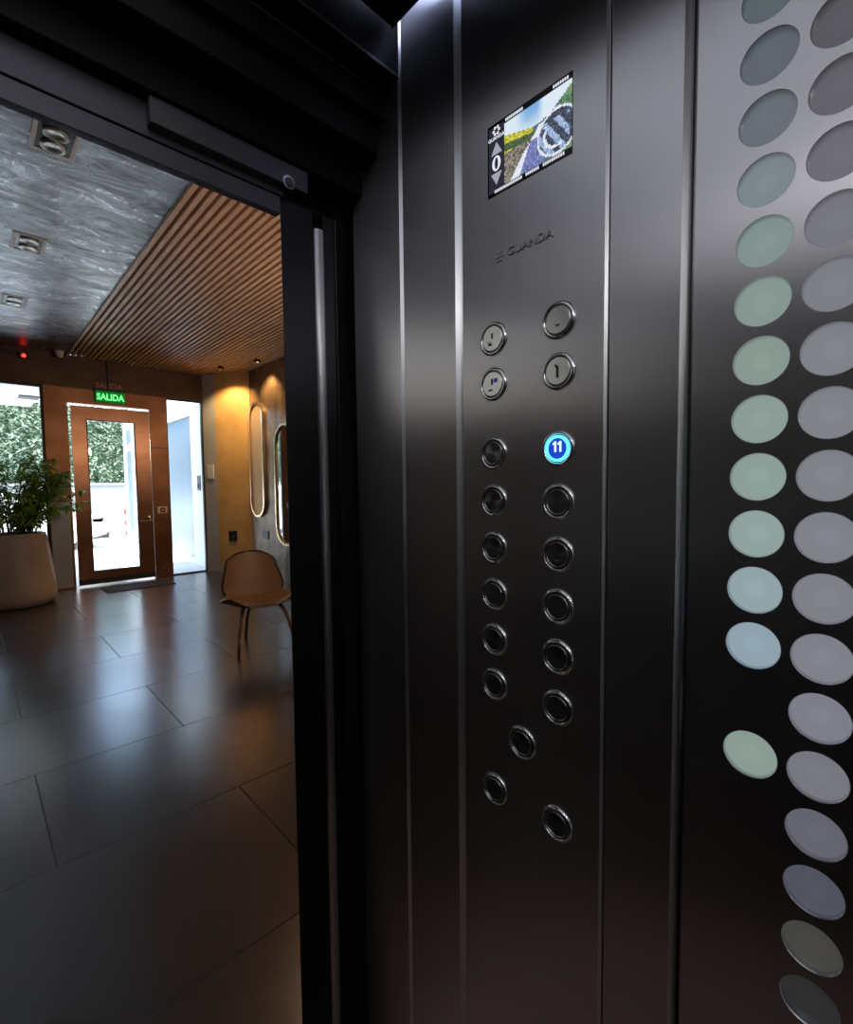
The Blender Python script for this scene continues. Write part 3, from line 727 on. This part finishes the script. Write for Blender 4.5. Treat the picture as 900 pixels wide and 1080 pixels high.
# legs: two front, one rear, laminated and tapering
def leg(a, k, b):
    pts = []; rad = []
    for i in range(9):
        t_ = i/8; p = (1-t_)**2*Vector(a)+2*t_*(1-t_)*Vector(k)+t_*t_*Vector(b); pts.append(L(*p)); rad.append(.019-.006*t_)
    o = MB().tube(pts, rad, 12).build('leg', M['walnut'], ch, smooth=True)
leg((-.12,-.02,.375),(-.205,-.16,.40),(-.235,-.24,.0))
leg((.12,-.02,.375),(.205,-.16,.40),(.235,-.24,.0))
leg((-.02,.05,.375),(-.04,.25,.40),(-.05,.31,.0))
MB().tube([L(0,.10,.385),L(0,.24,.42),L(0,.262,.55)], [.02,.018,.016], 10).build('back_support', M['walnut'], ch, smooth=True)

# ---------------------------------------------------------------- planter
PX, PY = .38, 7.62
pl = thing('planter', 'large tapered pale brown planter with a leafy plant by the window', 'potted plant', (PX,PY,0))
MB().lathe([(.0001,0.0),(.33,0.0),(.375,.03),(.395,.09),(.395,.18),(.385,.32),(.345,.66),(.315,.86),(.31,.875),(.295,.875),(.285,.86),(.28,.80)], (PX,PY,0), 'z', 56).build('pot', M['pot'], pl, smooth=True)
MB().lathe([(.29,.0),(.15,.012),(.0001,.02)], (PX,PY,.79), 'z', 32).build('soil', M['soil'], pl)
st = MB(); lf = MB(); rnd = random.Random(11)
def leaf(mb_, p, d, ln, w):
    d = d.normalized(); side = d.cross(Vector((rnd.uniform(-.4,.4),rnd.uniform(-.4,.4),1))).normalized()
    up = side.cross(d).normalized()*.12*ln
    a, b_, c_, e_ = p, p+d*ln*.42+side*w+up, p+d*ln, p+d*ln*.42-side*w+up
    mb_.poly([a, b_, c_, e_])
for i in range(52):
    a = rnd.uniform(0, 2*PI) if i % 3 else rnd.uniform(-1.2, .1); r0 = rnd.uniform(.02,.2); ln = rnd.uniform(.5,1.12); spread = rnd.uniform(.1,.56)
    p0 = Vector((PX+r0*math.cos(a), PY+r0*math.sin(a), .8))
    pts = []
    for t_ in range(9):
        s_ = t_/8
        p = p0+Vector((math.cos(a)*spread*s_**1.6, math.sin(a)*spread*.75*s_**1.6, ln*s_-.38*spread*s_**3)); p.y = min(p.y, LY-.12)
        p.z = max(p.z, .88 if t_ > 1 else .8); pts.append(p)
    st.tube(pts, [.008-.006*q/8 for q in range(9)], 5)
    for q in range(2, 9):
        for _ in range(11):
            p = pts[q]+(pts[min(q+1,8)]-pts[q])*rnd.random()
            b_ = rnd.uniform(0, 2*PI)
            d_ = Vector((math.cos(b_), math.sin(b_), rnd.uniform(-.9,.35)))
            l_ = rnd.uniform(.08,.19)
            if p.y+d_.y*l_ > LY-.03: d_.y = -abs(d_.y)
            leaf(lf, p, d_, l_, rnd.uniform(.009,.017))
st.build('stem', M['stem'], pl); o = lf.build('foliage', M['leaf'], pl)

# ================================================================== OUTSIDE
struct('ground', MB().box(-14,14,LY+.12,30,-.12,-.02), M['concrete'], 'bright pale concrete forecourt outside the entrance', 'ground')
struct('sun_block_roof', MB().box(X0-.4,X1+.5,-1.4,LY+.2,CZ+.16,CZ+.45), M['concrete'], 'flat roof added over the lobby and the lift to block the sun', 'roof')  # added to keep the sun off the lobby and the lift
struct('canopy', MB().box(-8,.98,LY+.13,12.2,3.02,3.3), M['white'], 'white canopy outside over the left of the forecourt', 'canopy')
tag(MB().box(.72,1.0,10.75,11.1,3.0,3.019).build('canopy_light', M['frame_dark']), 'small dark rectangular fitting in the soffit of the canopy outside', 'light')
# white wing with blue panels
f = MB(); f.box(3.05,3.4,LY+.125,9.5,-.02,3.6); f.box(3.05,3.4,11.35,12.9,-.02,3.6); f.box(3.05,3.4,9.5,11.35,2.75,3.6); f.box(3.06,3.4,9.5,11.35,-.02,.08)
f.box(3.05,3.4,12.9,14.75,-.02,3.4)
struct('wing_wall', f, M['white'], 'white rendered side wall outside seen through the side light')
struct('soffit', MB().box(1.25,3.04,LY+.13,8.9,3.25,3.4), M['white'], 'white soffit outside above the side light', 'soffit')
tag(MB().box(3.10,3.14,9.501,11.349,.081,2.749).build('perforated_gate', M['blue_panel']), 'blue grey perforated metal door in the white wall outside the side light', 'gate')
tag(MB().box(3.03,3.049,13.9,14.35,-.02,2.9).build('perforated_gate', M['blue_panel']), 'narrow blue grey panel in the white wall seen through the entrance door glass', 'gate')
t = thing('entry_phone', 'small dark entry phone on the white wall outside the side light', 'entry phone', (3.05,9.15,1.5))
MB().box(3.035,3.0505,9.05,9.2,1.35,1.62,.003).build('plate', M['gate'], t)
MB().box(3.02,3.036,9.09,9.16,1.4,1.47,.003).build('button_block', M['frame_dark'], t)
# gate wall at the back with hedge above
f = MB(); f.box(-9,4.6,17.6,17.8,-.02,1.55)
for i in range(9): f.box(-9+1.6*i,-8.94+1.6*i,17.57,17.6,-.02,1.5)
f.box(-9,4.6,17.56,17.62,1.5,1.58)
tag(f.build('boundary_fence', M['gate']), 'grey panelled boundary fence across the forecourt below the hedge', 'fence')
hd = thing('hedge', 'tall sunlit green hedge rising behind the grey boundary fence', 'hedge', (0,18.4,0))
MB().box(-9,6,18.6,19.0,0,4.0).build('hedge_core', M['hedge_dark'], hd)
h = MB(); rnd = random.Random(5)
for i in range(15000):
    x = rnd.uniform(-3,5.5); z = 1.6+2.7*rnd.random(); y = 18.55-rnd.random()**2*.4-.1*math.sin(x*2.1+z*1.7)
    p = Vector((x,y,z)); b_ = rnd.uniform(0,2*PI); d_ = Vector((math.cos(b_),-.3+.5*math.sin(b_),rnd.uniform(-1,.4)))
    leaf(h, p, d_, rnd.uniform(.08,.17), rnd.uniform(.025,.045))
h.build('leaves', M['hedge'], hd)
# parked car, side on, nose at the right
car = thing('parked_car', 'white parked car outside seen through the window and the door glass', 'car', (.2,14.3,-.02))
cx1 = 2.42; cl = 4.2; yc0, yc1 = 13.5, 15.2
prof = [(-cl,.32),(-cl-.02,.62),(-cl+.05,.88),(-cl+.5,.98),(-cl+.95,1.36),(-cl+1.5,1.46),(-cl+2.2,1.43),(-cl+2.95,.98),(-.55,.88),(-.12,.74),(-.0,.56),(-.02,.34),(-.35,.24),(-cl+.4,.24)]
rs = []
for t_, inset, in ((0,.16),(.04,.07),(.14,.0),(.5,0),(.86,.0),(.96,.07),(1,.16)):
    y = yc0+(yc1-yc0)*t_
    rs.append([(cx1+px_*(1-inset*.12)-cl*.5*inset*.12, y, .24+(pz-.24)*(1-inset*.5)) for px_, pz in prof])
o = MB().rings(rs, True, True).build('body', M['car_paint'], car); autosmooth(o, 35)
for pts in ([(-cl+1.02,.99),(-cl+1.15,1.30),(-cl+1.62,1.37),(-cl+1.66,.99)], [(-cl+1.74,.99),(-cl+1.72,1.37),(-cl+2.16,1.34),(-cl+2.72,.99)]):
    MB().prism([(cx1+a_, b_) for a_, b_ in pts], yc0+.02, yc0+.16, 'y').build('side_window', M['car_glass'], car)
for wx in (-.82,-cl+.78):
    w = MB().lathe([(.0001,.0),(.31,0),(.33,-.03),(.33,-.2),(.0001,-.2)], (cx1+wx,yc0+.01,.31), 'y', 32).build('wheel', M['tyre'], car)
    MB().lathe([(.0001,.014),(.08,.02),(.2,.012),(.21,.0)], (cx1+wx,yc0+.008,.31), 'y', 20).build('hub_cap', M['steel_edge'], w)
MB().box(cx1-.34,cx1-.10,yc0+.0,yc0+.12,.60,.72,.02).build('headlight', M['frame_dark'], car)
MB().box(cx1-.42,cx1+.01,yc0+.005,yc0+.3,.22,.36,.02).build('bumper', M['frame_dark'], car)
# banded post standing in for the red tail light of another car
t = thing('tail_light_post', 'red and white striped stand-in for a car tail light beyond the door glass', 'post', (3.4,16.5,-.02))
for i in range(5):
    MB().lathe([(.045,.0),(.045,.16)], (3.4,16.5,-.02+.16*i), 'z', 16, cap=True).build('band', M['red'] if i % 2 == 0 else M['car_paint'], t)

# ================================================================== LIGHT
W = bpy.data.worlds.new('World'); bpy.context.scene.world = W; W.use_nodes = True
nt = W.node_tree; bg = nt.nodes['Background']
sky = nt.nodes.new('ShaderNodeTexSky'); sky.sky_type = 'NISHITA'; sky.sun_disc = False
sky.sun_elevation = math.radians(60); sky.sun_rotation = math.radians(180); sky.air_density = 1; sky.dust_density = 2
hs = nt.nodes.new('ShaderNodeHueSaturation'); hs.inputs['Saturation'].default_value = .85
nt.links.new(sky.outputs[0], hs.inputs['Color']); nt.links.new(hs.outputs[0], bg.inputs[0]); bg.inputs[1].default_value = 1.7
def light(name, kind, loc, energy, col=(1,1,1), size=.2, rot=None, look=None, spot=None, sizey=None, blend=.5):
    l = bpy.data.lights.new(name, kind); l.energy = energy; l.color = col
    o = bpy.data.objects.new(name, l); C.objects.link(o); o.location = loc
    if kind == 'AREA':
        l.size = size
        if sizey: l.shape = 'RECTANGLE'; l.size_y = sizey
    elif kind == 'SUN': l.angle = math.radians(.6)
    else: l.shadow_soft_size = size
    if spot: l.spot_size = math.radians(spot); l.spot_blend = blend
    if look is not None: o.rotation_euler = (Vector(look)-Vector(loc)).to_track_quat('-Z','Y').to_euler()
    return o
light('sun', 'SUN', (0,0,10), 14., (1,.96,.9), look=(3., 3., 0))
light('washer_lamp', 'SPOT', (3.08,6.70,CZ-.09), 60, (1,.62,.25), .03, look=(3.31,6.9,1.2), spot=110)
light('washer_lamp', 'SPOT', (2.84,7.42,CZ-.09), 85, (1,.62,.25), .03, look=(3.1,7.75,1.4), spot=120)
light('lobby_fill', 'AREA', (2.3,3.4,CZ-.06), 7, (1,.6,.36), .5, look=(2.3,2.8,0))  # both lobby area lights are unseen fill, added for general brightness
light('lobby_fill', 'AREA', (-1.6,5.2,CZ-.06), 8, (.86,.9,1), .8, look=(-1.6,4.2,0))
light('slat_fill', 'AREA', (2.2,1.15,2.4), 20, (1,.74,.55), .5, look=(2.2,4.0,3.26), sizey=.2)  # unseen warm fill, this and the next, added to brighten the slats
light('slat_fill', 'AREA', (3.0,3.2,2.4), 12, (1,.74,.55), .3, look=(1.9,4.6,3.26), sizey=.2)
light('car_lamp', 'AREA', (-.18,-.75,1.98), 1.6, (1,.97,.95), .12, look=(-.18,-.75,0))
light('car_lamp', 'AREA', (-.25,-.25,1.98), .8, (1,.97,.95), .12, look=(-.18,-.25,0))

# ================================================================== CAMERA
f, yaw, pitch, roll = 504.37, .76497, -.0557928, -.0108542
cy, sy = math.cos(yaw), math.sin(yaw)
fwd = Vector((sy*math.cos(pitch), cy*math.cos(pitch), math.sin(pitch))); right = Vector((cy,-sy,0)); up = right.cross(fwd)
r2 = right*math.cos(roll)+up*math.sin(roll); u2 = -right*math.sin(roll)+up*math.cos(roll)
cam = bpy.data.cameras.new('camera'); co = bpy.data.objects.new('camera', cam); C.objects.link(co)
Mx = Matrix((r2, u2, -fwd)).transposed().to_4x4(); Mx.translation = (0,0,1.4); co.matrix_world = Mx
cam.sensor_fit = 'HORIZONTAL'; cam.sensor_width = 36; cam.lens = f/900*36; cam.clip_start = .01; cam.clip_end = 200
S = bpy.context.scene; S.camera = co
S.view_settings.view_transform = 'Standard'; S.view_settings.look = 'None'; S.view_settings.exposure = 0
S.cycles.use_denoising = True; S.cycles.max_bounces = 8; S.cycles.diffuse_bounces = 4; S.cycles.glossy_bounces = 5
S.cycles.sample_clamp_indirect = 6; S.cycles.caustics_reflective = False
